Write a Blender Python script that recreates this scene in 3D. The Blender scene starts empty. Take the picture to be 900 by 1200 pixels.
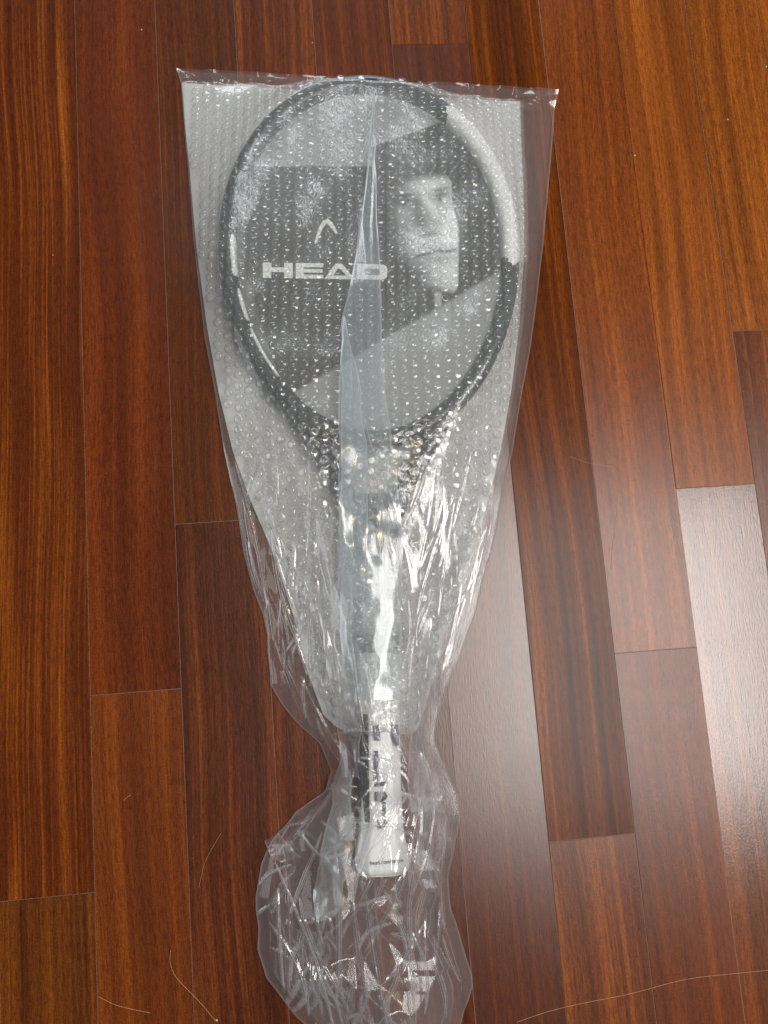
import bpy, bmesh, math, random
import numpy as np
from mathutils import Vector, Matrix, Euler

# ------------------------------------------------------------------ scene, camera, light
S = bpy.context.scene
COL = S.collection
CAM_H = 0.7213
ROT = (math.radians(9.09357), math.radians(-4.06213), math.radians(-4.34499))
FPX = 1000.0                                     # focal length in pixels of the 900 x 1200 frame

cam_d = bpy.data.cameras.new("camera")
cam_d.sensor_fit = 'VERTICAL'; cam_d.sensor_height = 36.0; cam_d.sensor_width = 27.0
cam_d.lens = FPX / 1200.0 * 36.0
cam_d.clip_start = 0.02; cam_d.clip_end = 100.0
cam = bpy.data.objects.new("camera", cam_d); COL.objects.link(cam)
cam.location = (0, 0, CAM_H); cam.rotation_euler = ROT
S.camera = cam

W = bpy.data.worlds.new("World"); S.world = W; W.use_nodes = True
W.node_tree.nodes["Background"].inputs[0].default_value = (0.86, 0.93, 1.0, 1)
W.node_tree.nodes["Background"].inputs[1].default_value = 0.10

def area(name, loc, target, sx, sy, power, col):
    d = bpy.data.lights.new(name, 'AREA'); d.shape = 'RECTANGLE'; d.size = sx; d.size_y = sy
    d.energy = power; d.color = col
    o = bpy.data.objects.new(name, d); COL.objects.link(o); o.location = loc
    o.rotation_euler = (Vector(target) - Vector(loc)).to_track_quat('-Z', 'Y').to_euler()
    return o
area("ceiling_panel_lamp", (1.02, -0.07, 2.30), (1.02, -0.07, 0.0), 1.30, 1.15, 55.0, (1.0, 0.98, 0.945))
area("far_ceiling_lamp", (0.02, 1.60, 2.30), (0.02, 1.60, 0.0), 0.46, 0.18, 3.6, (0.95, 0.98, 1.0))
area("added_glint_light", (0.3, 4.2, 1.55), (0.2, 0.2, 0.2), 2.0, 1.4, 78.0, (0.90, 0.96, 1.0))  # unseen source added beyond the racket head to put glints on the film
area("added_side_fill", (-2.9, 0.1, 1.45), (0.0, 0.2, 0.0), 1.2, 1.1, 9.0, (0.93, 0.97, 1.0))  # added fill from the left, brightens the film slopes on that side
area("warm_lamp", (0.16, 0.50, 2.35), (0.1, 0.5, 0.0), 0.14, 0.14, 2.8, (1.0, 0.80, 0.48))

S.view_settings.view_transform = 'Standard'; S.view_settings.look = 'None'
S.view_settings.exposure = 0.0; S.view_settings.gamma = 1.0
S.render.engine = 'CYCLES'
S.cycles.max_bounces = 6; S.cycles.transparent_max_bounces = 32
S.cycles.diffuse_bounces = 2; S.cycles.glossy_bounces = 2
S.cycles.caustics_reflective = False; S.cycles.caustics_refractive = False
S.cycles.sample_clamp_indirect = 4.0
S.cycles.use_denoising = True
S.cycles.use_adaptive_sampling = True; S.cycles.adaptive_threshold = 0.03

# ------------------------------------------------------------------ helpers
RM = np.array(Euler(ROT, 'XYZ').to_matrix())
def P(px, py, z=0.0):
    """real-world point at height z that was measured at a given place in the photograph"""
    px = np.asarray(px, float); py = np.asarray(py, float); z = np.asarray(z, float)
    d = np.stack(np.broadcast_arrays(px - 450.0, 600.0 - py, -FPX + 0 * px), -1) @ RM.T
    k = (z - CAM_H) / d[..., 2]
    return np.stack([d[..., 0] * k, d[..., 1] * k, 0 * k + z], -1)
def pix(xyz):
    v = (np.asarray(xyz, float) - np.array([0, 0, CAM_H])) @ RM
    return 450 + FPX * v[..., 0] / -v[..., 2], 600 - FPX * v[..., 1] / -v[..., 2]

def hsh(i, j, seed):
    n = (i.astype(np.int64) * 374761393 + j.astype(np.int64) * 668265263 + seed * 1442695041) & 0x7fffffff
    n = ((n ^ (n >> 13)) * 1274126177) & 0x7fffffff
    n = ((n ^ (n >> 16)) * 668265263) & 0x7fffffff
    return (n ^ (n >> 15)) % 100003 / 100003.0
def vnoise(x, y, seed):
    i = np.floor(x); j = np.floor(y); fx = x - i; fy = y - j
    fx = fx * fx * (3 - 2 * fx); fy = fy * fy * (3 - 2 * fy)
    a = hsh(i, j, seed); b = hsh(i + 1, j, seed); c = hsh(i, j + 1, seed); d = hsh(i + 1, j + 1, seed)
    return (a * (1 - fx) + b * fx) * (1 - fy) + (c * (1 - fx) + d * fx) * fy - 0.5
def crumple(x, y, seed, warp=0.9):
    """piecewise linear facets with sharp creases between them, -0.5 .. 0.5"""
    wx = x + warp * vnoise(x * 0.55, y * 0.55, seed + 11) + 0.5 * warp * vnoise(x * 1.3, y * 1.3, seed + 21)
    wy = y + warp * vnoise(x * 0.55, y * 0.55, seed + 12) + 0.5 * warp * vnoise(x * 1.3, y * 1.3, seed + 22)
    i = np.floor(wx); j = np.floor(wy); fx = wx - i; fy = wy - j
    flip = hsh(i, j, seed + 5) > 0.5
    a = hsh(i, j, seed); b = hsh(i + 1, j, seed); c = hsh(i, j + 1, seed); d = hsh(i + 1, j + 1, seed)
    up = np.where(fx + fy < 1, a + (b - a) * fx + (c - a) * fy, d + (c - d) * (1 - fx) + (b - d) * (1 - fy))
    dn = np.where(fx > fy, a + (b - a) * fx + (d - b) * fy, a + (d - c) * fx + (c - a) * fy)
    return np.where(flip, up, dn) - 0.5

def link(o, parent=None):
    COL.objects.link(o)
    if parent is not None: o.parent = parent
    return o
def mesh_obj(name, verts, faces, mat, parent=None, smooth=True):
    me = bpy.data.meshes.new(name)
    me.from_pydata([tuple(map(float, v)) for v in verts], [], [tuple(int(k) for k in f) for f in faces])
    if mat: me.materials.append(mat)
    if smooth: me.polygons.foreach_set('use_smooth', [True] * len(me.polygons))
    me.update()
    return link(bpy.data.objects.new(name, me), parent)
def grid_faces(nr, nc, closed=False):
    r = np.arange(nr - 1)[:, None]; c = np.arange(nc if closed else nc - 1)[None, :]
    c2 = (c + 1) % nc
    return np.stack(np.broadcast_arrays(r * nc + c, r * nc + c2, (r + 1) * nc + c2, (r + 1) * nc + c), -1).reshape(-1, 4)
def grid_obj(name, pts, mat, parent=None, closed=False):
    nr, nc = pts.shape[:2]
    f = grid_faces(nr, nc, closed).astype(np.int32); v = np.ascontiguousarray(pts.reshape(-1, 3), np.float32)
    me = bpy.data.meshes.new(name); me.vertices.add(len(v)); me.vertices.foreach_set('co', v.ravel())
    me.loops.add(f.size); me.loops.foreach_set('vertex_index', f.ravel())
    me.polygons.add(len(f)); me.polygons.foreach_set('loop_start', np.arange(0, f.size, 4, dtype=np.int32))
    me.update(calc_edges=True); me.validate()
    me.polygons.foreach_set('use_smooth', np.ones(len(f), bool))
    if mat: me.materials.append(mat)
    return link(bpy.data.objects.new(name, me), parent)
def empty(name, loc=(0, 0, 0)):
    o = bpy.data.objects.new(name, None); o.location = loc; o.empty_display_size = 0.02
    return link(o)
def tag(o, label, cat, group=None):
    o['label'] = label; o['category'] = cat
    if group: o['group'] = group
    return o

# ------------------------------------------------------------------ materials
def new_mat(name):
    m = bpy.data.materials.new(name); m.use_nodes = True
    nt = m.node_tree; nt.nodes.clear()
    return m, nt, nt.nodes.new('ShaderNodeOutputMaterial')
def N(nt, typ, **kw):
    n = nt.nodes.new('ShaderNode' + typ)
    for k, v in kw.items():
        if k.startswith('i_'):
            key = k[2:]; n.inputs[int(key) if key.isdigit() else key].default_value = v
        else: setattr(n, k, v)
    return n
def math_n(nt, op, a, b=None, clamp=False):
    n = nt.nodes.new('ShaderNodeMath'); n.operation = op; n.use_clamp = clamp
    for k, v in enumerate((a, b)):
        if v is None: continue
        if isinstance(v, (int, float)): n.inputs[k].default_value = v
        else: nt.links.new(v, n.inputs[k])
    return n.outputs[0]

def film(name, haze=0.1, edge_haze=0.3, rough=0.1, tint=(1, 1, 1), body=(0.85, 0.87, 0.86), f0=0.09, bump=0.0, bscale=300.0, trans=0.5, dist=1.2):
    """thin clear polythene: see-through, a milky part that grows along slanting paths, and a gloss"""
    m, nt, out = new_mat(name); L = nt.links.new
    lw = N(nt, 'LayerWeight'); lw.inputs['Blend'].default_value = 0.5
    if bump:
        tc = N(nt, 'NewGeometry'); no = N(nt, 'TexNoise', i_Scale=bscale, i_Detail=2.0, i_Distortion=dist)
        L(tc.outputs['Position'], no.inputs['Vector'])
        bp = N(nt, 'Bump', i_Strength=bump, i_Distance=0.002); L(no.outputs['Fac'], bp.inputs['Height'])
        L(bp.outputs[0], lw.inputs['Normal'])
    fac = lw.outputs['Facing']
    f5 = math_n(nt, 'POWER', fac, 4.0)
    F = math_n(nt, 'ADD', math_n(nt, 'MULTIPLY', f5, 0.85), f0, True)
    hz = math_n(nt, 'ADD', math_n(nt, 'MULTIPLY', math_n(nt, 'POWER', fac, 1.5), edge_haze), haze)
    cr = N(nt, 'Attribute', attribute_name='crease')
    hz = math_n(nt, 'ADD', hz, cr.outputs['Fac'], True)
    tr = N(nt, 'BsdfTransparent'); tr.inputs[0].default_value = (*tint, 1)
    df = N(nt, 'BsdfDiffuse'); df.inputs[0].default_value = (*body, 1)
    tl = N(nt, 'BsdfTranslucent'); tl.inputs[0].default_value = (*body, 1)
    gl = N(nt, 'BsdfGlossy'); gl.inputs['Roughness'].default_value = rough
    if bump:
        L(bp.outputs[0], gl.inputs['Normal'])
    m1 = N(nt, 'MixShader'); m1.inputs[0].default_value = trans; L(df.outputs[0], m1.inputs[1]); L(tl.outputs[0], m1.inputs[2])
    m2 = N(nt, 'MixShader'); L(hz, m2.inputs[0]); L(tr.outputs[0], m2.inputs[1]); L(m1.outputs[0], m2.inputs[2])
    F = math_n(nt, 'ADD', F, math_n(nt, 'MULTIPLY', cr.outputs['Fac'], 0.35), True)
    cl = N(nt, 'Attribute', attribute_name='cling')           # film wetted onto what lies below mirrors less
    F = math_n(nt, 'MULTIPLY', F, math_n(nt, 'SUBTRACT', 1.0, cl.outputs['Fac']))
    m3 = N(nt, 'MixShader'); L(F, m3.inputs[0]); L(m2.outputs[0], m3.inputs[1]); L(gl.outputs[0], m3.inputs[2])
    L(m3.outputs[0], out.inputs['Surface'])
    return m

def paint(name, col, rough=0.4, var=0.08, scale=60.0):
    m, nt, out = new_mat(name); L = nt.links.new
    tc = N(nt, 'TexCoord'); no = N(nt, 'TexNoise', i_Scale=scale, i_Detail=4.0); L(tc.outputs['Object'], no.inputs['Vector'])
    mx = N(nt, 'MixRGB'); mx.inputs[1].default_value = tuple(c * (1 - var) for c in col) + (1,)
    mx.inputs[2].default_value = tuple(min(1, c * (1 + var)) for c in col) + (1,)
    L(no.outputs['Fac'], mx.inputs[0])
    b = N(nt, 'BsdfPrincipled', i_Roughness=rough); L(mx.outputs[0], b.inputs['Base Color'])
    L(b.outputs[0], out.inputs['Surface'])
    return m

def srgb(r, g, b):
    f = lambda c: (c / 255 / 12.92) if c / 255 <= 0.04045 else ((c / 255 + 0.055) / 1.055) ** 2.4
    return (f(r), f(g), f(b))

def wood(name, seed, dark, mid, light, streak=0.5, freq=1.0, rough=0.3, coat=0.5, bow=0.0):
    """straight grained red-brown hardwood, grain along local Y"""
    rnd = random.Random(seed)
    dark, mid, light = [(c[0] * 1.06, c[1] * 0.97, c[2] * 0.48) for c in (dark, mid, light)]
    m, nt, out = new_mat(name); L = nt.links.new
    tc = N(nt, 'TexCoord')
    ox, oy, oz = [rnd.uniform(-40, 40) for _ in range(3)]
    mp = N(nt, 'Mapping'); mp.inputs['Location'].default_value = (ox, oy, oz)
    L(tc.outputs['Object'], mp.inputs['Vector'])
    # slow sideways drift of the grain
    wn = N(nt, 'TexNoise', i_Scale=2.6, i_Detail=1.0); L(mp.outputs[0], wn.inputs['Vector'])
    wm = N(nt, 'VectorMath', operation='MULTIPLY'); wm.inputs[1].default_value = (0.030 + bow, 0.0, 0.0)
    L(wn.outputs['Color'], wm.inputs[0])
    wa = N(nt, 'VectorMath', operation='ADD'); L(mp.outputs[0], wa.inputs[0]); L(wm.outputs[0], wa.inputs[1])
    def grain(sx, sy, detail=3.0, rough_=0.55, dist=0.0):
        s = N(nt, 'VectorMath', operation='MULTIPLY'); s.inputs[1].default_value = (sx, sy, 1.0)
        L(wa.outputs[0], s.inputs[0])
        n = N(nt, 'TexNoise', i_Scale=1.0, i_Detail=detail, i_Roughness=rough_, i_Distortion=dist); L(s.outputs[0], n.inputs['Vector'])
        return n.outputs['Fac']
    g1 = grain(85 * freq, 1.1, 3.0, 0.65)         # broad ribbons
    g2 = grain(330 * freq, 2.2, 3.0, 0.65)        # fine stripes
    g3 = grain(1000, 110, 2.0)                  # pores
    g4 = grain(26, 4.5, 2.0)                   # figure patches
    g5 = grain(1100, 700, 1.0)                 # specks
    r1 = N(nt, 'ValToRGB'); e = r1.color_ramp.elements
    e[0].position = 0.26; e[0].color = (*dark, 1); e[1].position = 0.74; e[1].color = (*light, 1)
    e2 = r1.color_ramp.elements.new(0.52); e2.color = (*mid, 1)
    mixv = math_n(nt, 'ADD', math_n(nt, 'MULTIPLY', g1, 0.46), math_n(nt, 'MULTIPLY', g2, 0.38))
    mixv = math_n(nt, 'ADD', mixv, math_n(nt, 'MULTIPLY', g4, 0.16))
    mixv = math_n(nt, 'ADD', math_n(nt, 'MULTIPLY', math_n(nt, 'SUBTRACT', mixv, 0.5), 1.0 + 0.58 * streak), 0.5)
    L(mixv, r1.inputs[0])
    pr = N(nt, 'ValToRGB'); pe = pr.color_ramp.elements
    pe[0].position = 0.36; pe[0].color = (0.60, 0.54, 0.50, 1); pe[1].position = 0.55; pe[1].color = (1.05, 1.05, 1.05, 1)
    L(g3, pr.inputs[0])
    mul = N(nt, 'MixRGB', blend_type='MULTIPLY'); mul.inputs[0].default_value = 0.85
    L(r1.outputs[0], mul.inputs[1]); L(pr.outputs[0], mul.inputs[2])
    sp = N(nt, 'ValToRGB'); se = sp.color_ramp.elements
    se[0].position = 0.35; se[0].color = (0.70, 0.70, 0.70, 1); se[1].position = 0.68; se[1].color = (1.32, 1.30, 1.25, 1)
    L(g5, sp.inputs[0])
    mul2 = N(nt, 'MixRGB', blend_type='MULTIPLY'); mul2.inputs[0].default_value = 0.7
    L(mul.outputs[0], mul2.inputs[1]); L(sp.outputs[0], mul2.inputs[2])
    last = mul2.outputs[0]
    # fine scratches and rub marks in the lacquer
    v = N(nt, 'TexNoise', i_Scale=9.0, i_Detail=6.0, i_Roughness=0.7); L(mp.outputs[0], v.inputs['Vector'])
    rg = math_n(nt, 'ADD', math_n(nt, 'MULTIPLY', v.outputs['Fac'], 0.16), rough - 0.13)
    b = N(nt, 'BsdfPrincipled')
    L(last, b.inputs['Base Color']); L(rg, b.inputs['Roughness'])
    b.inputs['Specular IOR Level'].default_value = 0.13 + 0.42 * coat
    b.inputs['Coat Weight'].default_value = coat * 0.5; b.inputs['Coat Roughness'].default_value = rough * 0.9
    bp = N(nt, 'Bump', i_Strength=0.22, i_Distance=0.0006)
    hb = math_n(nt, 'ADD', math_n(nt, 'MULTIPLY', g3, 0.7), math_n(nt, 'MULTIPLY', g5, 0.5))
    L(hb, bp.inputs['Height']); L(bp.outputs[0], b.inputs['Normal'])
    bp2 = N(nt, 'Bump', i_Strength=0.13, i_Distance=0.0006); L(hb, bp2.inputs['Height']); L(bp2.outputs[0], b.inputs['Coat Normal'])
    L(b.outputs[0], out.inputs['Surface'])
    return m

# ------------------------------------------------------------------ floor
PW = 0.10083932 * CAM_H; PO = 0.14041293 * CAM_H        # board width, offset of a seam
sub = mesh_obj('floor', [(-0.62, -0.95, -0.0006), (0.75, -0.95, -0.0006), (0.75, 1.25, -0.0006), (-0.62, 1.25, -0.0006)],
               [(0, 1, 2, 3)], paint('seam_dirt', (0.20, 0.13, 0.095), 0.5), smooth=False)
sub['kind'] = 'structure'; sub['label'] = 'glossy red-brown hardwood floor of long narrow boards'
D1, M1, L1 = srgb(58, 24, 10), srgb(98, 46, 17), srgb(158, 88, 34)
looks = {   # column: list of boards from the top down, each (dark, mid, light, streak, freq, rough, coat, tilt_x, tilt_y)
    -5: [(srgb(62, 24, 8), srgb(98, 44, 14), srgb(160, 88, 30), 1.2, 1.0, .32, .3, 0, 0), (srgb(66, 30, 8), srgb(112, 60, 20), srgb(160, 94, 36), .9, 1.0, .34, .3, 0, 0)],
    -4: [(srgb(78, 32, 14), srgb(100, 44, 19), srgb(134, 64, 26), .5, .7, .32, .3, 0, 0), (srgb(80, 36, 14), srgb(108, 52, 22), srgb(140, 74, 28), .5, .8, .34, .3, 0, 0)],
    -3: [(srgb(62, 28, 12), srgb(88, 42, 20), srgb(120, 62, 26), .6, 1.3, .32, .3, 0, 0), (srgb(52, 22, 12), srgb(80, 36, 20), srgb(118, 60, 30), .9, 1.5, .34, .3, 0, 0)],
    -2: [(srgb(58, 24, 8), srgb(92, 42, 14), srgb(134, 70, 24), .7, 1.1, .32, .3, 0, 0)],
    -1: [(srgb(58, 24, 8), srgb(96, 44, 16), srgb(142, 76, 28), .9, 1.0, .30, .5, 0, 0)],
    0: [(srgb(70, 30, 8), srgb(110, 54, 18), srgb(158, 88, 30), 1.0, .8, .32, .4, 0, 0), (srgb(60, 26, 12), srgb(88, 40, 20), srgb(118, 58, 28), .5, 1.5, .30, .75, 0.1, -0.5)],
    1: [(srgb(58, 28, 15), srgb(94, 46, 19), srgb(142, 76, 28), 1.0, .8, .30, .05, 0.0, 0.5), (srgb(70, 34, 14), srgb(108, 54, 24), srgb(148, 82, 36), .7, 1.0, .34, .35, 0, 0.2)],
    2: [(srgb(84, 40, 13), srgb(124, 62, 22), srgb(162, 90, 32), .6, .8, .32, .4, -0.1, -0.5), (srgb(72, 34, 16), srgb(108, 52, 25), srgb(140, 72, 34), .5, .9, .34, .4, 0, 0)],
    3: [(srgb(88, 44, 13), srgb(132, 70, 24), srgb(172, 98, 36), .7, .7, .34, .35, 0, 0.4), (srgb(70, 34, 16), srgb(104, 54, 26), srgb(138, 74, 34), .5, 1.0, .25, 1.0, 0.0, -0.7)],
    4: [(srgb(92, 46, 13), srgb(138, 76, 26), srgb(176, 104, 38), .6, .9, .34, .35, 0, 0), (srgb(64, 30, 10), srgb(98, 48, 18), srgb(140, 76, 30), .9, 1.1, .32, .5, 0, 0)],
}
joints = {-5: (50, 1052), -4: (160, 811), -3: (241, 612), 0: (504, 52), 1: (693, 982), 2: (769, 762), 3: (838, 570), 4: (878, 387)}
rnd = random.Random(4)
nboard = 0
def board(k, y0, y1, look):
    global nboard
    dark, mid, light, streak, freq, rough, coat, tx, ty = look
    x0 = PO + k * PW; g = 0.00012; c = 0.00026; dz = 0.0002
    w2 = PW / 2 - g; h2 = (y1 - y0) / 2 - g
    ring = lambda a, z: [(-w2 + a, -h2 + a, z), (w2 - a, -h2 + a, z), (w2 - a, h2 - a, z), (-w2 + a, h2 - a, z)]
    vs = ring(c, 0) + ring(0.00015, -dz) + ring(0.0, -0.0035)
    fs = [(0, 1, 2, 3)]
    for r in range(2):
        for q in range(4):
            fs.append((r * 4 + q, (r + 1) * 4 + q, (r + 1) * 4 + (q + 1) % 4, r * 4 + (q + 1) % 4))
    nboard += 1
    m = wood('hardwood_%02d' % nboard, 100 + nboard * 7, dark, mid, light, streak, freq, rough, coat)
    o = mesh_obj('plank', vs, fs, m, sub, smooth=False)
    o.location = (x0 + PW / 2, (y0 + y1) / 2, 0.0)
    o.rotation_euler = (math.radians(tx * 0.35), math.radians(ty), 0)
for k in range(-8, 8):
    top, bot = 1.2, -0.9
    if k in joints:
        yj = float(P(*joints[k])[1])
    else:
        yj = rnd.uniform(-0.9, 0.9)
    L_ = looks.get(k) or looks[rnd.choice([-5, -4, -3, 0, 1, 2, 4])]
    if k in (-2, -1): yj = -0.62
    a, b_ = L_[0], L_[-1]
    if yj > -0.3:
        board(k, yj, top, a); board(k, bot, yj, b_)
    else:
        board(k, yj, top, a); board(k, bot, yj, b_)

# ------------------------------------------------------------------ racket
ZR = 0.0175
BUTT = P(448, 1022, ZR)[:2]; TIP = P(430, 93, ZR)[:2]
AX = (TIP - BUTT); RLEN = float(np.linalg.norm(AX)); AX = AX / RLEN; SD = np.array([AX[1], -AX[0]])   # along, sideways (to the right)
def RL(s, u, z=ZR):
    """racket local: s metres to the right of the axis, u metres up from the butt"""
    s = np.asarray(s, float); u = np.asarray(u, float)
    xy = BUTT + s[..., None] * SD + u[..., None] * AX
    return np.concatenate([xy, np.broadcast_to(np.asarray(z, float), s.shape)[..., None]], -1)
U_BOT = float((P(441, 527, ZR)[:2] - BUTT) @ AX)                # lower end of the head
TW = 0.0080                                                  # half the width of the frame tube
HA = 0.1240; HB = (RLEN - U_BOT) / 2 - TW; UC = (RLEN + U_BOT) / 2   # hoop centre line half axes and centre
def hoop(phi):                                  # phi from the right, anticlockwise
    s = HA * np.cos(phi); u = HB * np.sin(phi)
    s = s * (1 + 0.06 * np.sin(phi))              # a little wider above the middle
    return s, UC + u
def sweep(name, path, ra, rb, mat, parent, n=16, power=2.6, cap=False, shift=0.0):
    """tube of rounded-box section along a flat path (s, u, z) in racket coordinates; ra sideways, rb up"""
    path = np.asarray(path, float); npt = len(path)
    ra = np.broadcast_to(ra, npt); rb = np.broadcast_to(rb, npt)
    t = np.gradient(path[:, :2], axis=0); t /= np.linalg.norm(t, axis=1)[:, None] + 1e-12
    nrm = np.stack([t[:, 1], -t[:, 0]], 1)
    th = np.linspace(0, 2 * np.pi, n, endpoint=False)
    cx = np.sign(np.cos(th)) * np.abs(np.cos(th)) ** (2 / power); cy = np.sign(np.sin(th)) * np.abs(np.sin(th)) ** (2 / power)
    s = path[:, None, 0] + nrm[:, None, 0] * ra[:, None] * cx; u = path[:, None, 1] + nrm[:, None, 1] * ra[:, None] * cx
    z = path[:, None, 2] + rb[:, None] * cy
    pts = RL(s, u, z)
    f = grid_faces(npt, n, True).tolist()
    if cap:
        f.append(list(range(n))); f.append([(npt - 1) * n + q for q in range(n)])
    return mesh_obj(name, pts.reshape(-1, 3), f, mat, parent)

M_black = paint('matt_black_graphite', (0.007, 0.014, 0.017), 0.32)
M_white = paint('white_lacquer', (0.93, 0.93, 0.92), 0.3, 0.02)
M_grey = paint('pale_grey_lacquer', (0.55, 0.57, 0.58), 0.35)
M_grip = paint('white_grip_tape', (0.82, 0.82, 0.79), 0.55, 0.03)
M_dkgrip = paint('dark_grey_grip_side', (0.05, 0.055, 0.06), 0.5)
M_ink = paint('black_ink', (0.06, 0.06, 0.065), 0.6)
M_purple = paint('purple_black_ink', (0.09, 0.085, 0.13), 0.5)

racket = empty('tennis_racket', (*BUTT, 0.0))
def rk(o):                                      # parts are modelled in world space
    o.matrix_parent_inverse = Matrix.Translation(racket.location).inverted(); return o
phi = np.linspace(0, 2 * np.pi, 121)[:-1]
hs, hu = hoop(phi)
# closed hoop
pth = np.stack([np.append(hs, hs[0]), np.append(hu, hu[0]), np.full(121, ZR)], 1)
rk(sweep('hoop', pth, TW, 0.0112, M_black, racket))
def phi_at(px, py):
    w = P(px, py, ZR + .008)[:2] - BUTT
    s, u = w @ SD, w @ AX
    return math.atan2((u - UC) / HB, s / HA)
def panel(a, b, mat, off, wid, name):
    while b - a > math.pi: b -= 2 * math.pi
    while b - a < -math.pi: b += 2 * math.pi
    ph = np.linspace(a, b, 40); s, u = hoop(ph)
    k = 1 + off / 0.14
    s2, u2 = s * k, UC + (u - UC) * k
    taper = np.clip(np.minimum(np.arange(40), 39 - np.arange(40)) / 3.0, 0.15, 1) ** 0.5
    return rk(sweep(name, np.stack([s2, u2, np.full(40, ZR)], 1), wid * (0.6 + 0.4 * taper), 0.0118 * (0.9 + 0.1 * taper), mat, racket, cap=True))
panel(phi_at(600, 315), phi_at(515, 128), M_white, 0.0003, 0.0086, 'white_panel')
panel(phi_at(262, 275), phi_at(263, 326), M_white, -0.0058, 0.0030, 'white_stripe')
panel(phi_at(268, 342), phi_at(281, 378), M_white, -0.0065, 0.0022, 'white_stripe')
panel(phi_at(286, 388), phi_at(318, 446), M_white, -0.0065, 0.0019, 'white_stripe')
# throat
for sg in (-1, 1):
    a = -math.pi / 2 + sg * 0.62
    s0, u0 = hoop(np.array(a)); s0 = float(s0); u0 = float(u0)
    t = np.linspace(0, 1, 24)
    p0, p1, p2, p3 = np.array([s0, u0]), np.array([s0 * 0.62, u0 - 0.045]), np.array([sg * 0.012, u0 - 0.085]), np.array([sg * 0.0075, u0 - 0.128])
    bz = ((1 - t) ** 3)[:, None] * p0 + (3 * t * (1 - t) ** 2)[:, None] * p1 + (3 * t * t * (1 - t))[:, None] * p2 + (t ** 3)[:, None] * p3
    rk(sweep('throat_arm', np.column_stack([bz, np.full(24, ZR)]), np.linspace(0.0068, 0.0085, 24), 0.0112, M_black, racket, cap=True))
u_sh = UC - HB - 0.085
rk(sweep('shaft', [(0, u_sh, ZR), (0, 0.30, ZR), (0, 0.245, ZR)], [0.0135, 0.0138, 0.0140], 0.0117, M_black, racket, cap=True))
rk(sweep('lower_shaft', [(0, 0.246, ZR), (0, 0.21, ZR), (0, 0.165, ZR)], [0.0142, 0.0145, 0.0150], 0.0119, M_grey, racket, cap=True))
def octa(name, us, wid, hei, mat, parent, z=ZR):
    pts = []
    for u, w, h in zip(us, wid, hei):
        c = 0.42
        prof = [(w, -h * c), (w, h * c), (w * c * 1.25, h), (-w * c * 1.25, h), (-w, h * c), (-w, -h * c), (-w * c * 1.25, -h), (w * c * 1.25, -h)]
        pts.append([RL(np.array(a), np.array(u), z + b) for a, b in prof])
    pts = np.array(pts)
    f = grid_faces(len(us), 8, True).tolist() + [list(range(8)), [(len(us) - 1) * 8 + q for q in range(8)]]
    o = mesh_obj(name, pts.reshape(-1, 3), f, mat, parent, smooth=False)
    md = o.modifiers.new('soft', 'BEVEL'); md.width = 0.0022; md.segments = 3; md.limit_method = 'ANGLE'; md.angle_limit = math.radians(25)
    return o
grip = rk(octa('grip', [0.038, 0.06, 0.10, 0.16, 0.172], [0.0168, 0.0162, 0.0160, 0.0162, 0.0150], [0.0140, 0.0136, 0.0135, 0.0136, 0.0125], M_grip, racket))
butt = rk(octa('butt_cap', [0.0, 0.0015, 0.004, 0.012, 0.024, 0.036, 0.060], [0.0165, 0.0196, 0.0212, 0.0210, 0.0186, 0.0169, 0.0150], [0.0125, 0.0150, 0.0162, 0.0162, 0.0150, 0.0141, 0.0128], M_grip, racket))
rk(sweep('rubber_collar', [(0, 0.170, ZR), (0, 0.184, ZR)], 0.0172, 0.0140, M_dkgrip, racket, cap=True))
GZ = ZR + 0.0138
def flat(name, poly, z, mat, parent, th=0.00025):
    """flat print: polygon in photo-measured points, lying at height z"""
    w = np.array([P(a, b, z) for a, b in poly]); n = len(w)
    vs = [tuple(v) for v in w] + [(v[0], v[1], v[2] - th) for v in w]
    fs = [list(range(n)), list(range(2 * n - 1, n - 1, -1))] + [[q, q + n, (q + 1) % n + n, (q + 1) % n] for q in range(n)]
    o = mesh_obj(name, vs, fs, mat, parent, smooth=False)
    bm = bmesh.new(); bm.from_mesh(o.data); bmesh.ops.recalc_face_normals(bm, faces=bm.faces); bm.to_mesh(o.data); bm.free()
    return o
# dark bevel on the left of the grip, printed blocks
def side_strip(sa, za, sb, zb, u0, u1, mat, name):
    q = np.array([RL(np.array(sa), np.array(u0), za), RL(np.array(sb), np.array(u0), zb), RL(np.array(sb), np.array(u1), zb), RL(np.array(sa), np.array(u1), za)])
    q2 = q - np.array([SD[0], SD[1], 0]) * 0.0 - np.array([0, 0, 0.0006])
    o = mesh_obj(name, np.vstack([q, q2]), [(0, 1, 2, 3), (7, 6, 5, 4), (0, 4, 5, 1), (1, 5, 6, 2), (2, 6, 7, 3), (3, 7, 4, 0)], mat, racket, smooth=False)
    return rk(o)
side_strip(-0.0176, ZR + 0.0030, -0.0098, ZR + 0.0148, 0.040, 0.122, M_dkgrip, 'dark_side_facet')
for poly, m in (([(438, 880), (443.5, 880), (443.5, 915), (438, 915)], M_purple),
                ([(437, 851), (444, 849), (446, 868), (438, 868)], M_purple),
                ([(458.5, 849), (466.5, 849), (468, 873), (463, 875), (459, 865)], M_purple),
                ([(439, 917), (454, 916), (454, 921), (439, 922)], M_ink),
                ([(439, 928), (452, 928), (455, 932), (452, 937), (447, 940), (439, 939)], M_ink),
                ([(448, 940), (452, 940), (452, 958), (448, 958)], M_dkgrip),
                ([(442.5, 961), (447, 961), (447, 971), (442.5, 971)], M_ink),
                ([(448.5, 961), (454, 961), (453, 968), (448.5, 970)], M_dkgrip)):
    flat('printed_mark', poly, GZ + 0.0012, m, grip)
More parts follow.
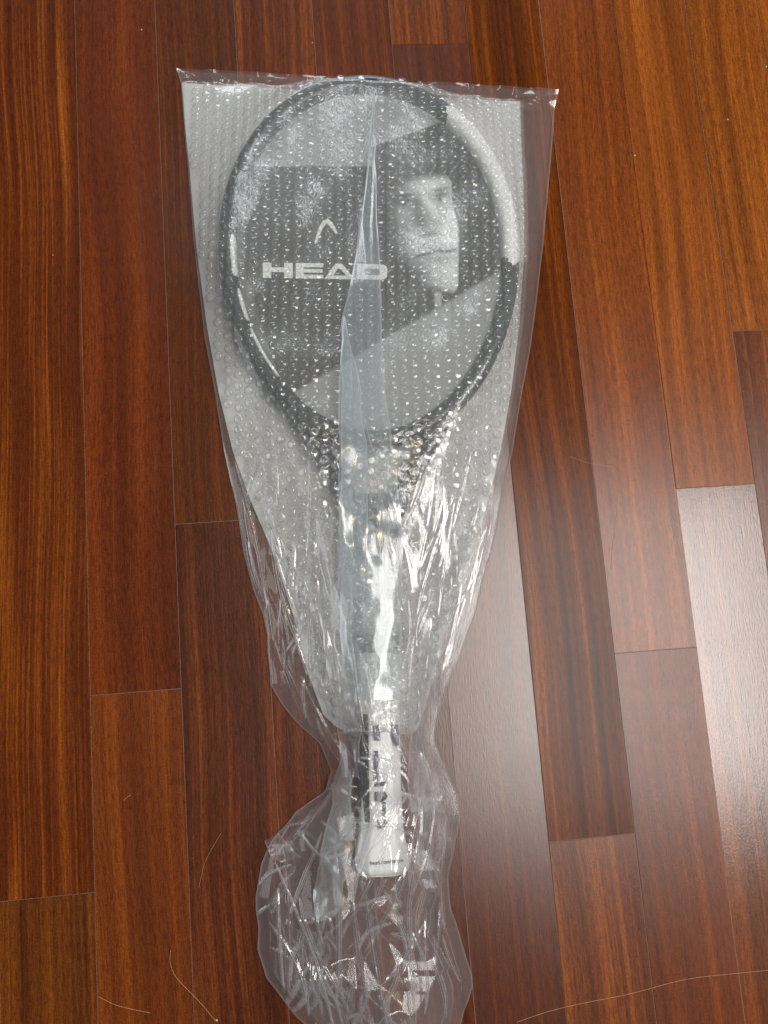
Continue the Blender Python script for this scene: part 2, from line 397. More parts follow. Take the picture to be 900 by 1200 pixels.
def text(name, body, size, loc, mat, parent, rot=0.0, sx=1.0):
    c = bpy.data.curves.new(name, 'FONT'); c.body = body; c.size = size; c.extrude = 0.0001; c.space_character = 1.02
    c.align_x = 'CENTER'; c.align_y = 'CENTER'
    c.offset = size * 0.006
    t = bpy.data.objects.new(name, c); COL.objects.link(t)
    dg = bpy.context.evaluated_depsgraph_get(); me = bpy.data.meshes.new_from_object(t.evaluated_get(dg))
    COL.objects.unlink(t); bpy.data.objects.remove(t)
    me.materials.clear(); me.materials.append(mat)
    o = link(bpy.data.objects.new(name, me), parent)
    o.location = loc; o.rotation_euler = (0, 0, rot); o.scale = (sx, 1, 1)
    return o
RZ = math.atan2(SD[1], SD[0])
tl = P(453.5, 1010, ZR + 0.0168)
text('web_address', 'head.com/tennis', 0.0042, tuple(tl), M_ink, butt, RZ + 0.05, 0.92)
tl = P(462.5, 857, GZ + 0.0016)
text('size_digit', '2', 0.0042, tuple(tl), M_white, grip, RZ, 1.0)
tag(racket, 'black and white tennis racket with white handle sealed inside the bubble wrap', 'tennis racket')

# ------------------------------------------------------------------ printed card in the racket head
ZC = 0.0185
def poly_mask(x, y, poly):
    inside = np.zeros(x.shape, bool); n = len(poly)
    for q in range(n):
        x1, y1 = poly[q]; x2, y2 = poly[(q + 1) % n]
        if y1 == y2: continue
        c = ((y1 > y) != (y2 > y)) & (x < (x2 - x1) * (y - y1) / (y2 - y1) + x1)
        inside ^= c
    return inside
def soft(v, w): return np.clip(v / w + 0.5, 0, 1)
def card_print(x, y):
    g = 0.30 + 0.03 * vnoise(x / 9, y / 9, 3)
    dark = soft(np.where(x < 437, y - 195, y - (170 - (x - 442) * 0.36)), 2.0)
    dark = dark * soft(443 - 0.588 * (x - 373) - y, 5.0)
    edge_l = soft(x - (287 + np.maximum(0, y - 320) * 0.32), 4.0)
    g = np.where((x < 330) & (y > 195), 0.10 + 0.0 * x, g)
    dark = dark * edge_l
    v = g * (1 - dark) + 0.016 * dark
    # portrait, monochrome, lit from the right and lost in the dark on the left
    B = lambda cx, cy, rx, ry, a=0.0: np.exp(-((((x - cx) * math.cos(a) + (y - cy) * math.sin(a)) / rx) ** 2 + ((-(x - cx) * math.sin(a) + (y - cy) * math.cos(a)) / ry) ** 2))
    edge = np.interp(y, [200, 213, 238, 252, 266, 280, 300, 330, 340, 348], [520, 529, 530, 534, 537, 537.5, 537.5, 537, 535, 528])
    lft = np.interp(y, [200, 215, 240, 265, 290, 310, 330, 345], [482, 462, 456, 457, 464, 476, 490, 512])
    face = soft(edge - x, 2.0) * soft(x - lft - 8, 26.0) * soft(y - (207 + 0.004 * (x - 510) ** 2), 9.0) * soft((341 - 0.006 * (x - 532) ** 2 * (x < 532)) - y, 8.0)
    f = 0.17 + 0.27 * soft(x - 494, 76)
    f = f + 0.22 * B(500, 218, 18, 10) + 0.16 * B(469, 250, 9, 14) + 0.26 * B(528, 270, 8, 18) + 0.12 * B(525, 320, 12, 16)
    f = f + 0.25 * B(506, 243, 4.5, 17, -0.62)                                     # nose ridge
    f = f * (1 - 0.66 * B(516, 228, 9, 5.0, -0.25)) * (1 - 0.70 * B(474, 236, 11, 5.5, -0.1)) * (1 - 0.70 * B(515, 222, 10, 1.9, -0.22)) * (1 - 0.70 * B(474, 229, 12, 2.1, -0.12))   # eye sockets
    f = f * (1 - 0.68 * B(493, 258, 7, 15, -0.35)) * (1 - 0.80 * B(504, 274.5, 9, 3.4, -0.1))      # shade beside and under the nose
    f = f * (1 - 0.45 * B(489, 238, 5, 8))
    f = f + 0.30 * B(521, 233.5, 2.6, 1.8) - 0.25 * B(516, 234, 2.2, 2.0) + 0.16 * B(478, 239, 2.2, 1.5) - 0.12 * B(474, 239, 2.0, 1.8)
    ml = np.interp(x, [486, 500, 513, 524, 534], [301.5, 297.5, 293.5, 294.5, 293])
    mo = np.exp(-((y - ml) / 1.9) ** 2) * soft(x - 487, 5) * soft(534 - x, 5)
    f = f * (1 - 0.82 * mo) * (1 - 0.30 * B(512, 304, 16, 4)) * (1 - 0.35 * B(505, 289, 14, 3))
    f = f * (1 - 0.6 * B(495, 322, 14, 12))
    f = np.clip(1.85 * f ** 1.30, 0.010, 0.85)
    v = v * (1 - face) + f * face
    hair_m = soft(y - (168 + 0.010 * (x - 500) ** 2), 8) * soft((212 + 0.004 * (x - 510) ** 2) - y, 8) * soft(536 - x, 8) * soft(x - 456, 14)
    v = v + hair_m * (1 - face) * (0.012 + 0.05 * vnoise(x / 2.2 + y / 14, y / 9, 17))
    neck = soft(4 - np.abs(x - 513.5), 2.5) * soft(y - 342, 4) * soft(360 - y, 4)
    v = v * (1 - neck) + 0.45 * neck
    col = soft(y - (378 - (x - 490) * 0.62), 3) * soft(528 - x, 2) * soft(380 - y, 3) * soft(x - 490, 3)
    v = v * (1 - 0.8 * col) + 0.42 * 0.8 * col
    return np.clip(v, 0.006, 0.85)
nr_, nc_ = 330, 260
uu = np.linspace(UC - HB * 0.965, UC + HB * 0.965, nr_); pts = []
yy = (uu - UC) / HB
for q, u in enumerate(uu):
    ph = math.asin(max(-1, min(1, yy[q]))); w = HA * math.cos(ph) * (1 + 0.06 * math.sin(ph)) - 0.0045
    w = max(w, 0.004)
    s = np.linspace(-w, w, nc_); pts.append(RL(s, np.full(nc_, u), ZC))
pts = np.array(pts)
m, nt, out = new_mat('printed_card'); at = N(nt, 'Attribute', attribute_name='ink'); b = N(nt, 'BsdfPrincipled', i_Roughness=0.45)
nt.links.new(at.outputs['Color'], b.inputs['Base Color']); nt.links.new(b.outputs[0], out.inputs['Surface'])
card = grid_obj('insert_card', pts, m)
cx, cy = pix(pts.reshape(-1, 3)); val = card_print(cx, cy)
ca = card.data.color_attributes.new('ink', 'FLOAT_COLOR', 'POINT')
buf = np.ones((len(val), 4), np.float32); buf[:, 0] = val; buf[:, 1] = val * 1.02; buf[:, 2] = val * 1.04
ca.data.foreach_set('color', buf.ravel())
sol = card.modifiers.new('thickness', 'SOLIDIFY'); sol.thickness = 0.0008; sol.offset = -1
tag(card, 'black printed card with grey portrait and white lettering inside the racket head', 'card')
M_wink = paint('white_ink', (0.86, 0.86, 0.84), 0.5, 0.02)
M_faint = paint('grey_outline_ink', (0.17, 0.175, 0.18), 0.5, 0.05)
ZI = ZC + 0.0007
def ink(name, poly, mat=M_wink, z=ZI):
    o = flat(name, poly, z, mat, card); o.matrix_parent_inverse = Matrix.Identity(4); return o
def ring_mesh(name, outer, inner, mat):
    wo = [P(a, b, ZI) for a, b in outer]; wi = [P(a, b, ZI) for a, b in inner]; n = len(wo)
    vs = wo + wi + [v - np.array([0, 0, .00025]) for v in wo] + [v - np.array([0, 0, .00025]) for v in wi]
    fs = []
    for q in range(n):
        r = (q + 1) % n
        fs += [(q, r, n + r, n + q), (q, 2 * n + q, 2 * n + r, r), (n + q, n + r, 3 * n + r, 3 * n + q)]
    o = mesh_obj(name, vs, fs, mat, card, smooth=False)
    bm = bmesh.new(); bm.from_mesh(o.data); bmesh.ops.recalc_face_normals(bm, faces=bm.faces); bm.to_mesh(o.data); bm.free()
    return o
sl = lambda x: (x - 308) * 0.016
Y = lambda x, y: (x, y + sl(x))
# H
ink('letter', [Y(308, 307.5), Y(318, 307.5), Y(318, 313), Y(333, 313), Y(333, 307.5), Y(343, 307.5), Y(343, 325.5), Y(333, 325.5), Y(333, 318.5), Y(318, 318.5), Y(318, 325.5), Y(308, 325.5)])
# E
ink('letter', [Y(346.5, 307.5), Y(379, 307.5), Y(379, 312), Y(356, 312), Y(356, 314.4), Y(378, 314.4), Y(378, 318.4), Y(356, 318.4), Y(356, 321), Y(379, 321), Y(379, 325.5), Y(346.5, 325.5)])
# A
ring_mesh('letter', [Y(380, 325.5), Y(393, 307.5), Y(401, 307.5), Y(416, 325.5), Y(407, 325.5), Y(389, 325.5)],
          [Y(390, 322.5), Y(396, 313), Y(398.5, 313), Y(405, 320.5), Y(404.8, 321.5), Y(391, 321.5)], M_wink)
# D
ring_mesh('letter', [Y(418.5, 307.5), Y(447, 307.5), Y(452, 309), Y(454, 312.5), Y(454, 321), Y(452, 324), Y(447, 325.5), Y(418.5, 325.5)],
          [Y(427, 312.6), Y(442, 312.6), Y(444, 313.2), Y(445, 314.5), Y(445, 318.8), Y(444, 319.9), Y(442, 320.5), Y(427, 320.5)], M_wink)
# ski-tip emblem
ctr = [(369.5, 285), (372.5, 276), (376, 267), (380, 260.5), (383.5, 258.8), (387.5, 262.5), (391, 267.5), (394.5, 273.5)]
wd = [1.1, 1.7, 2.2, 2.6, 2.8, 2.6, 2.1, 1.3]
ctr = np.array(ctr); tg = np.gradient(ctr, axis=0); tg /= np.linalg.norm(tg, axis=1)[:, None]; nn = np.stack([-tg[:, 1], tg[:, 0]], 1) * np.array(wd)[:, None]
ink('emblem', [tuple(v) for v in (ctr + nn)] + [tuple(v) for v in (ctr - nn)[::-1]])
# thin outlined word below
def outline_letter(segs):
    for a, b in segs:
        a = np.array(a, float); b = np.array(b, float); d = (b - a) / np.linalg.norm(b - a); n = np.array([-d[1], d[0]]) * 0.45
        yield [tuple(a - n), tuple(b - n), tuple(b + n), tuple(a + n)]
GL = {'S': [(8, 0, 0, 0), (0, 0, 0, 7), (0, 7, 8, 7), (8, 7, 8, 14), (8, 14, 0, 14)], 'P': [(0, 14, 0, 0), (0, 0, 8, 0), (8, 0, 8, 7), (8, 7, 0, 7)],
      'E': [(8, 0, 0, 0), (0, 0, 0, 14), (0, 14, 8, 14), (0, 7, 7, 7)], 'D': [(0, 0, 0, 14), (0, 14, 6, 14), (6, 14, 9, 11), (9, 11, 9, 3), (9, 3, 6, 0), (6, 0, 0, 0)]}
for ch, x0 in zip('SPEED', (341, 359, 378, 396, 416)):
    vs, fs = [], []
    for poly in outline_letter([((x0 + a, 345 + b), (x0 + c, 345 + d)) for a, b, c, d in GL[ch]]):
        k = len(vs); vs += [tuple(P(px_, py_, ZI)) for px_, py_ in poly]; fs.append((k, k + 1, k + 2, k + 3))
    mesh_obj('outline_letter', vs, fs, M_faint, card, smooth=False)

# ------------------------------------------------------------------ draping
GX0, GY0, ST = -0.24, -0.42, 0.003
GNX, GNY = 190, 340
gx = GX0 + np.arange(GNX) * ST; gy = GY0 + np.arange(GNY) * ST
GXX, GYY = np.meshgrid(gx, gy)
def sample(F, x, y):
    a = np.clip((x - GX0) / ST, 0, GNX - 1.001); b = np.clip((y - GY0) / ST, 0, GNY - 1.001)
    i = a.astype(int); j = b.astype(int); fx = a - i; fy = b - j
    return (F[j, i] * (1 - fx) + F[j, i + 1] * fx) * (1 - fy) + (F[j + 1, i] * (1 - fx) + F[j + 1, i + 1] * fx) * fy
def drape(obst, mask, edge, sag, iters):
    z = np.where(mask, np.maximum(obst, edge), edge)
    for _ in range(iters):
        a = z.copy()
        a[1:-1, 1:-1] = 0.25 * (z[:-2, 1:-1] + z[2:, 1:-1] + z[1:-1, :-2] + z[1:-1, 2:]) - sag
        z = np.where(mask, np.maximum(np.maximum(a, obst), edge), edge)
    return z
def stations(st, n):
    st = np.array(st, float)                       # rows of (lx, ly, rx, ry)
    d = np.concatenate([[0], np.cumsum(np.hypot(*np.diff((st[:, :2] + st[:, 2:]) / 2, axis=0).T) + 1e-6)])
    t = np.linspace(0, d[-1], n)
    q = np.stack([np.interp(t, d, st[:, k]) for k in range(4)], 1)
    for _ in range(3):                             # round the corners a little
        q[1:-1] = 0.25 * q[:-2] + 0.5 * q[1:-1] + 0.25 * q[2:]
    return P(q[:, 0], q[:, 1], 0.004)[:, :2], P(q[:, 2], q[:, 3], 0.004)[:, :2], np.interp(t, d, np.arange(len(st)))

pouch_st = [(213, 96, 613, 118), (216, 140, 614, 160), (222, 200, 617, 215), (230, 290, 618, 290), (242, 380, 612, 380), (256, 460, 602, 460),
            (273, 530, 589, 530), (295, 590, 574, 590), (321, 650, 556, 650), (343, 720, 531, 720), (361, 790, 510, 790), (379, 838, 499, 832), (394, 852, 489, 858), (414, 862, 468, 864)]
bag_st = [(207, 80, 655, 105), (212, 97, 651, 122), (218, 170, 646, 190), (228, 290, 636, 290), (240, 400, 623, 400), (252, 460, 612, 460),
          (263, 530, 600, 530), (273, 580, 591, 575), (285, 647, 577, 647), (307, 718, 558, 718), (315, 770, 539, 768), (318, 802, 525, 800),
          (350, 842, 512, 842), (376, 870, 510, 870), (386, 905, 520, 905), (378, 928, 531, 930), (345, 950, 537, 955), (317, 985, 532, 985),
          (301, 1020, 528, 1020), (297, 1070, 531, 1065), (300, 1110, 544, 1100), (312, 1145, 552, 1145), (332, 1170, 549, 1175), (354, 1197, 543, 1203),
          (388, 1240, 520, 1245), (425, 1264, 480, 1266)]
def outline_mask(L, R):
    poly = [tuple(v) for v in L] + [tuple(v) for v in R[::-1]]
    return poly_mask(GXX, GYY, poly)
# racket top as an obstacle
rel = np.stack([GXX - BUTT[0], GYY - BUTT[1]], -1); rs = rel @ SD; ru = rel @ AX
rad = np.hypot(rs / (HA * (1 + 0.06 * np.clip((ru - UC) / HB, -1, 1))), (ru - UC) / HB)
obst = np.zeros_like(GXX)
ringd = np.abs(rad - 1) * 0.14
obst = np.where(ringd < 0.0100, 0.0312 - np.clip(ringd - 0.0055, 0, 1) * 1.0, obst)
obst = np.where(rad < 1, np.maximum(obst, ZC + 0.0022), obst)
arm = (ru < UC - HB * 0.8) & (ru > u_sh - 0.06) & (np.abs(rs) < 0.014 + 0.062 * np.clip((ru - u_sh + 0.03) / 0.14, 0, 1))
obst = np.where(arm & (rad > 1), np.maximum(obst, 0.0300), obst)
obst = np.where((np.abs(rs) < 0.017) & (ru > -0.001) & (ru < u_sh + 0.02), np.maximum(obst, 0.0322), obst)
obst = np.where((np.abs(rs) < 0.0205) & (ru > -0.002) & (ru < 0.03), np.maximum(obst, 0.0345), obst)

pL, pR, pt = stations(pouch_st, 620)
wrap_z = drape(obst, outline_mask(pL, pR), 0.0045, 0.0000015, 1500)
pmask = outline_mask(pL, pR)
def blur(F, n):
    for _ in range(n):
        q = F.copy(); q[1:-1, 1:-1] = 0.4 * F[1:-1, 1:-1] + 0.15 * (F[:-2, 1:-1] + F[2:, 1:-1] + F[1:-1, :-2] + F[1:-1, 2:]); F = q
    return F
wrap_z = np.maximum(blur(wrap_z, 5), np.where(pmask, 0.004, 0))

def set_crease(o, a):
    at_ = o.data.attributes.new('crease', 'FLOAT', 'POINT'); at_.data.foreach_set('value', np.ascontiguousarray(a, np.float32).ravel())
def curv(pts):
    z_ = pts[..., 2]; c_ = np.zeros_like(z_)
    du = np.linalg.norm(np.diff(pts[..., :2], axis=1), axis=2).mean(); dv = np.linalg.norm(np.diff(pts[..., :2], axis=0), axis=2).mean()
    c_[:, 1:-1] += np.abs(z_[:, :-2] + z_[:, 2:] - 2 * z_[:, 1:-1]) / du; c_[1:-1] += np.abs(z_[:-2] + z_[2:] - 2 * z_[1:-1]) / dv
    return c_
# ------------------------------------------------------------------ bubble wrap pouch
M_wrap = film('bubble_wrap_film', haze=0.10, edge_haze=0.22, rough=0.14, body=(0.90, 0.93, 0.91), f0=0.06)
M_bub = film('bubble_film', haze=0.025, edge_haze=0.30, rough=0.10, body=(0.88, 0.92, 0.92), f0=0.09)
M_back = film('bubble_wrap_back_film', haze=0.78, edge_haze=0.3, rough=0.25, body=(0.88, 0.88, 0.85), f0=0.05, trans=0.15)
pouch = empty('bubble_wrap_pouch', (float(P(420, 480)[0]), float(P(420, 480)[1]), 0.0))
def pp(o): o.matrix_parent_inverse = Matrix.Translation(pouch.location).inverted(); return o
def row_grid(L, R, nc):
    t = np.linspace(0, 1, nc)[None, :, None]
    return L[:, None, :] * (1 - t) + R[:, None, :] * t
def wrap_extra(x, y):
    """small creases of the wrap, stronger towards the gathered end"""
    py = pix(np.stack([x, y, 0 * x + 0.02], -1))[1]
    k = np.clip((py - 470) / 200, 0, 1)
    q = 0.0012 * vnoise(x / 0.03, y / 0.03, 31) + (0.0003 + 0.0046 * k) * crumple(x / 0.020, y / 0.034, 33) + (0.00004 + 0.0034 * k) * crumple(x / 0.009, y / 0.013, 37)
    return q
def wrap_h(x, y): return sample(wrap_z, x, y) + wrap_extra(x, y)
xy = row_grid(pL, pR, 380)
ed = np.minimum(np.linspace(0, 1, 380), 1 - np.linspace(0, 1, 380))[None, :] * np.linalg.norm(pR - pL, axis=1)[:, None]
ed = np.clip(np.minimum(ed, np.linspace(0, 1, 620)[:, None] * 0.6) / 0.012, 0, 1)
z = sample(wrap_z, xy[..., 0], xy[..., 1]) + wrap_extra(xy[..., 0], xy[..., 1]) * (0.3 + 0.7 * ed)
kf = np.clip((pix(np.dstack([xy, 0 * z + 0.02]))[1] - 440) / 200, 0, 1)
z = z + 0.0024 * kf * crumple(xy[..., 0] / 0.0046, xy[..., 1] / 0.0046, 39, 1.4)
z = np.maximum(z, 0.0035)
fs_ = pp(grid_obj('front_sheet', np.dstack([xy, z]), M_wrap, pouch))
set_crease(fs_, np.clip((curv(np.dstack([xy, z])) - 0.16) * 0.55, 0, 0.40) * kf)
zb = 0.0016 + 0.0012 * (0.5 + vnoise(xy[..., 0] / 0.01, xy[..., 1] / 0.01, 41))
pp(grid_obj('back_sheet', np.dstack([xy, zb])[::4, ::4], M_back, pouch))

def bubble_mesh(seed, lod=8):
    r_ = random.Random(seed); R0 = 0.0044
    prof = [(1.0, 0.0), (0.96, 0.0015), (0.84, 0.0026), (0.58, 0.0030)]
    tiltx, tilty = r_.uniform(-0.11, 0.11), r_.uniform(-0.11, 0.11); sq = r_.uniform(0.8, 1.08)
    vs, fs = [], []
    for a, h in prof:
        for q in range(lod):
            th = 2 * math.pi * q / lod
            wob = 1 + (0.05 * math.sin(2 * th + r_.random()) if h else 0.0)
            x, y = R0 * a * math.cos(th) * wob, R0 * a * math.sin(th) * wob
            vs.append((x, y, h * sq + (x * tiltx + y * tilty if h > 0.002 else 0)))
    vs.append((0, 0, 0.0030 * sq * r_.uniform(0.92, 1.0)))
    vs = [(a, b, c + (r_.uniform(-.00020, .00020) if c > 0.0012 else 0)) for a, b, c in vs]
    n = lod
    for k in range(3):
        for q in range(n): fs.append((k * n + q, k * n + (q + 1) % n, (k + 1) * n + (q + 1) % n, (k + 1) * n + q))
    for q in range(n): fs.append((3 * n + q, 3 * n + (q + 1) % n, 4 * n))
    return vs, fs
variants = [bubble_mesh(s) for s in range(24)]
vmesh = []
for s, (vs, fs) in enumerate(variants):
    me = bpy.data.meshes.new('bubble'); me.from_pydata(vs, [], fs); me.materials.append(M_bub)
    me.polygons.foreach_set('use_smooth', [True] * len(fs)); vmesh.append(me)
    rr_ = random.Random(900 + s)
    crs = [0.14] * 8 + [0.05] * 8 + [rr_.choice([0, 0, 0, 0, 0, 0.15]) for _ in range(len(vs) - 16)]
    me.attributes.new('crease', 'FLOAT', 'POINT').data.foreach_set('value', crs); variants[s] = (vs, fs, crs)
ppoly = [tuple(v) for v in pL] + [tuple(v) for v in pR[::-1]]
cxs, cys = 0.0092, 0.0092
spots = []
rnd = random.Random(9)
ang = RZ - 0.02; ca_, sa_ = math.cos(ang), math.sin(ang); ox, oy = P(420, 480)[:2]
for i in range(-40, 41):
    for j in range(-70, 71):
        a = i * cxs; b_ = (j + 0.5 * (i % 2)) * cys
        x = ox + a * ca_ - b_ * sa_; y = oy + a * sa_ + b_ * ca_
        x += rnd.uniform(-.0004, .0004); y += rnd.uniform(-.0004, .0004)
        spots.append((x, y))
spots = np.array(spots)
spots[:, 0] += 0.004 * vnoise(spots[:, 0] / 0.09, spots[:, 1] / 0.09, 51); spots[:, 1] += 0.004 * vnoise(spots[:, 0] / 0.09, spots[:, 1] / 0.09, 52)
ins = poly_mask(spots[:, 0], spots[:, 1], ppoly)
for dx, dy in ((.005, 0), (-.005, 0), (0, .005), (0, -.005)): ins &= poly_mask(spots[:, 0] + dx, spots[:, 1] + dy, ppoly)
spots = spots[ins]
e_ = 0.004
hz = wrap_h(spots[:, 0], spots[:, 1])
nx = -(wrap_h(spots[:, 0] + e_, spots[:, 1]) - wrap_h(spots[:, 0] - e_, spots[:, 1])) / (2 * e_)
ny = -(wrap_h(spots[:, 0], spots[:, 1] + e_) - wrap_h(spots[:, 0], spots[:, 1] - e_)) / (2 * e_)
bx_, by_ = pix(np.column_stack([spots, hz]))
# the ones that show largest: nearest to the camera, over the racket head
score = np.hypot(bx_ - 380, by_ - 300)
order = np.argsort(score)
rv, rf, rc = [], [], []
for rank, q in enumerate(order):
    jt = 0.04 + 0.48 * min(1, max(0, (by_[q] - 480) / 160))
    nv = Vector((nx[q] + rnd.uniform(-jt, jt), ny[q] + rnd.uniform(-jt, jt), 1)).normalized()
    M = Matrix.Translation((spots[q, 0], spots[q, 1], hz[q] - 0.0002)) @ nv.to_track_quat('Z', 'Y').to_matrix().to_4x4() @ Matrix.Rotation(rnd.uniform(0, 6.28), 4, 'Z')
    v_ = rnd.randrange(24)
    squash = rnd.uniform(0.85, 1.05) if by_[q] < 520 else rnd.uniform(0.45, 1.05)
    M = M @ Matrix.Diagonal((1, 1, squash, 1))
    if rank < 300:
        o = bpy.data.objects.new('bubble', vmesh[v_]); link(o, pouch); o.matrix_parent_inverse = Matrix.Translation(pouch.location).inverted()
        o.matrix_basis = M
    else:
        k = len(rv); vs, fs, crs = variants[v_]; rc += crs
        rv += [tuple(M @ Vector(v)) for v in vs]; rf += [tuple(k + a for a in f) for f in fs]
        if by_[q] > 500: rc[k + 8:] = [c_ + rnd.choice([0, 0, 0.3]) for c_ in rc[k + 8:]]
o = pp(mesh_obj('bubble_field', rv, rf, M_bub, pouch)); o['kind'] = 'stuff'; set_crease(o, rc)
tag(pouch, 'milky bubble wrap pouch wrapped round the racket head and shaft', 'bubble wrap')

# ------------------------------------------------------------------ outer plastic bag
M_bag = film('clear_bag_film', haze=0.072, edge_haze=0.16, rough=0.12, body=(0.84, 0.82, 0.84), f0=0.05)
M_bag2 = film('clear_bag_back_film', haze=0.07, edge_haze=0.2, rough=0.15, body=(0.78, 0.76, 0.78), f0=0.05)
M_pleat = film('folded_bag_film', haze=0.24, edge_haze=0.25, rough=0.12, body=(0.80, 0.88, 0.92), f0=0.055)
bL, bR, bt = stations(bag_st, 1000)
kk = np.clip((bt - 5) / 5, 0.12, 1)[:, None]
ad = np.arange(1000) * 0.00088
bL = bL + kk * 0.008 * np.stack([crumple(ad / 0.04, ad * 0 + 0.5, 301, 0.1), crumple(ad / 0.05, ad * 0 + 0.5, 302, 0.1)], 1)
bR = bR + kk * 0.008 * np.stack([crumple(ad / 0.04, ad * 0 + 0.5, 303, 0.1), crumple(ad / 0.05, ad * 0 + 0.5, 304, 0.1)], 1)
bmask = outline_mask(bL, bR)
pdil = pmask.copy()
for _ in range(2):
    q = pdil.copy(); q[1:] |= pdil[:-1]; q[:-1] |= pdil[1:]; q[:, 1:] |= pdil[:, :-1]; q[:, :-1] |= pdil[:, 1:]; pdil = q
obst2 = np.where(pmask, wrap_z + 0.0048, 0.0)
obst2 = np.maximum(obst2, np.where(obst > 0, obst + 0.002, 0))
bag_z = np.maximum(blur(drape(obst2, bmask, 0.0022, 0.0000015, 1500), 4), 0.002)
NC = 380
xy = row_grid(bL, bR, NC)
X, Yw = xy[..., 0], xy[..., 1]
tt = np.linspace(0, 1, NC)[None, :] + 0 * X
wid = np.linalg.norm(bR - bL, axis=1)[:, None]
dedge = np.minimum(tt, 1 - tt) * wid
vdist = (np.concatenate([[0], np.cumsum(np.linalg.norm(np.diff((bL + bR) / 2, axis=0), axis=1))]))[:, None] + 0 * X
bpy_ = pix(np.dstack([X, Yw, 0 * X + 0.02]))[1]
k_mid = np.clip((bpy_ - 500) / 150, 0, 1) * np.clip((960 - bpy_) / 60, 0, 1)
k_bul = np.clip((bpy_ - 880) / 60, 0, 1)
k_top = np.clip((560 - bpy_) / 100, 0, 1)
z = sample(bag_z, X, Yw)
lift = np.zeros_like(z)
lift += k_top * (0.0010 * (0.5 + vnoise(X / 0.06, Yw / 0.10, 61)) + 0.0005 * crumple(X / 0.045, Yw / 0.09, 62))
rad_u = tt * 9.0
lift += k_mid * (0.0050 * (0.45 + crumple(tt * 8 + 0.4 * vnoise(vdist / 0.05, tt * 3, 71), vdist / 0.10, 72, 0.7)) + 0.0020 * (0.3 + crumple(tt * 19, vdist / 0.060, 74, 0.6)) + 0.0010 * crumple(tt * 37, vdist / 0.030, 76, 0.6) + 0.0022 * crumple(X / 0.0125, Yw / 0.022, 78, 0.7) + 0.0009 * crumple(X / 0.006, Yw / 0.010, 79, 0.7))
puff = np.clip(dedge / 0.055, 0, 1) ** 0.6
lift += k_bul * puff * (0.016 + 0.019 * crumple(X / 0.047, Yw / 0.060, 81, 0.9) + 0.0095 * crumple(X / 0.021 + 3, Yw / 0.028, 82, 0.6) + 0.0028 * crumple(X / 0.0095, Yw / 0.012, 83, 0.6))
fade = np.clip(dedge / 0.010, 0.12, 1)
end = np.clip((vdist[-1:, :] - vdist) / 0.03, 0.05, 1)
floorz = np.where(obst2[0, 0] >= 0, sample(obst2, X, Yw) * 0.93, 0)
z = np.maximum(np.maximum(z + lift * fade * end, floorz), 0.0022 + 0.0006 * vnoise(X / .01, Yw / .01, 85))
# hem: flat double edge along the top
hem = np.clip((vdist - 0.012) / 0.012, 0, 1)
z = z * hem + (1 - hem) * np.maximum(0.004 + 0.0035 * vnoise(X / 0.03, Yw / 0.05, 86) + 0.0035 * crumple(X / 0.022, Yw / 0.011, 87) + 0.002 * crumple(X / 0.009, Yw / 0.009, 89), 0.0018)
from mathutils import kdtree
kd = kdtree.KDTree(len(spots))
for q, (a, b_) in enumerate(spots): kd.insert((a, b_, 0), q)
kd.balance()
imp = np.array([kd.find((a, b_, 0))[2] for a, b_ in zip(X.ravel(), Yw.ravel())]).reshape(X.shape)
imp = np.clip(1 - (imp / 0.0052) ** 2, 0, 1)
z = z + imp * hem * (0.00006 * k_top + 0.00020 * (1 - k_top)) * (0.6 + 0.8 * (0.5 + vnoise(X / 0.02, Yw / 0.02, 88)))
for _ in range(1):
    zz = z.copy(); zz[1:-1, 1:-1] = 0.5 * z[1:-1, 1:-1] + 0.125 * (z[:-2, 1:-1] + z[2:, 1:-1] + z[1:-1, :-2] + z[1:-1, 2:]); z = zz
# pinched folds: thin straight ridges, running along the gathers and every way in the loose end
rr = random.Random(77); RIDGE = np.zeros_like(z)
def ridge(x0, y0, x1, y1, w, h, bend):
    global RIDGE
    d = np.array([x1 - x0, y1 - y0]); ln = float(np.hypot(*d)); d = d / ln
    r0 = max(0, int(np.searchsorted(-((bL[:, 1] + bR[:, 1]) / 2), -max(y0, y1) - 0.02))); r1 = int(np.searchsorted(-((bL[:, 1] + bR[:, 1]) / 2), -min(y0, y1) + 0.02))
    if r1 - r0 < 2: return
    ax = (X[r0:r1] - x0) * d[0] + (Yw[r0:r1] - y0) * d[1]; ac = -(X[r0:r1] - x0) * d[1] + (Yw[r0:r1] - y0) * d[0]
    q = np.clip(ax / ln, 0, 1); ac = ac - bend * np.sin(math.pi * q)
    wl_ = w * (0.5 + 1.0 * np.sin(math.pi * q))
    v_ = np.clip(1 - np.abs(ac) / wl_, 0, 1) * np.where((ax > 0) & (ax < ln), np.sin(math.pi * np.clip(q, 0, 1)) ** 0.6, 0)
    RIDGE[r0:r1] = np.maximum(RIDGE[r0:r1], v_ * h)
for _ in range(95):                                  # along the gathers
    u_ = rr.random(); a_ = rr.uniform(505, 860); b2 = min(930, a_ + rr.uniform(40, 190))
    ra_ = int(np.argmin(np.abs(bpy_[:, 190] - a_))); rb_ = int(np.argmin(np.abs(bpy_[:, 190] - b2)))
    ua = int(np.clip(u_, 0.03, 0.97) * 379); ub = int(np.clip(u_ + rr.uniform(-0.10, 0.10), 0.03, 0.97) * 379)
    ridge(X[ra_, ua], Yw[ra_, ua], X[rb_, ub], Yw[rb_, ub], rr.uniform(0.0008, 0.0014), rr.uniform(0.0005, 0.0013), rr.uniform(-0.004, 0.004))
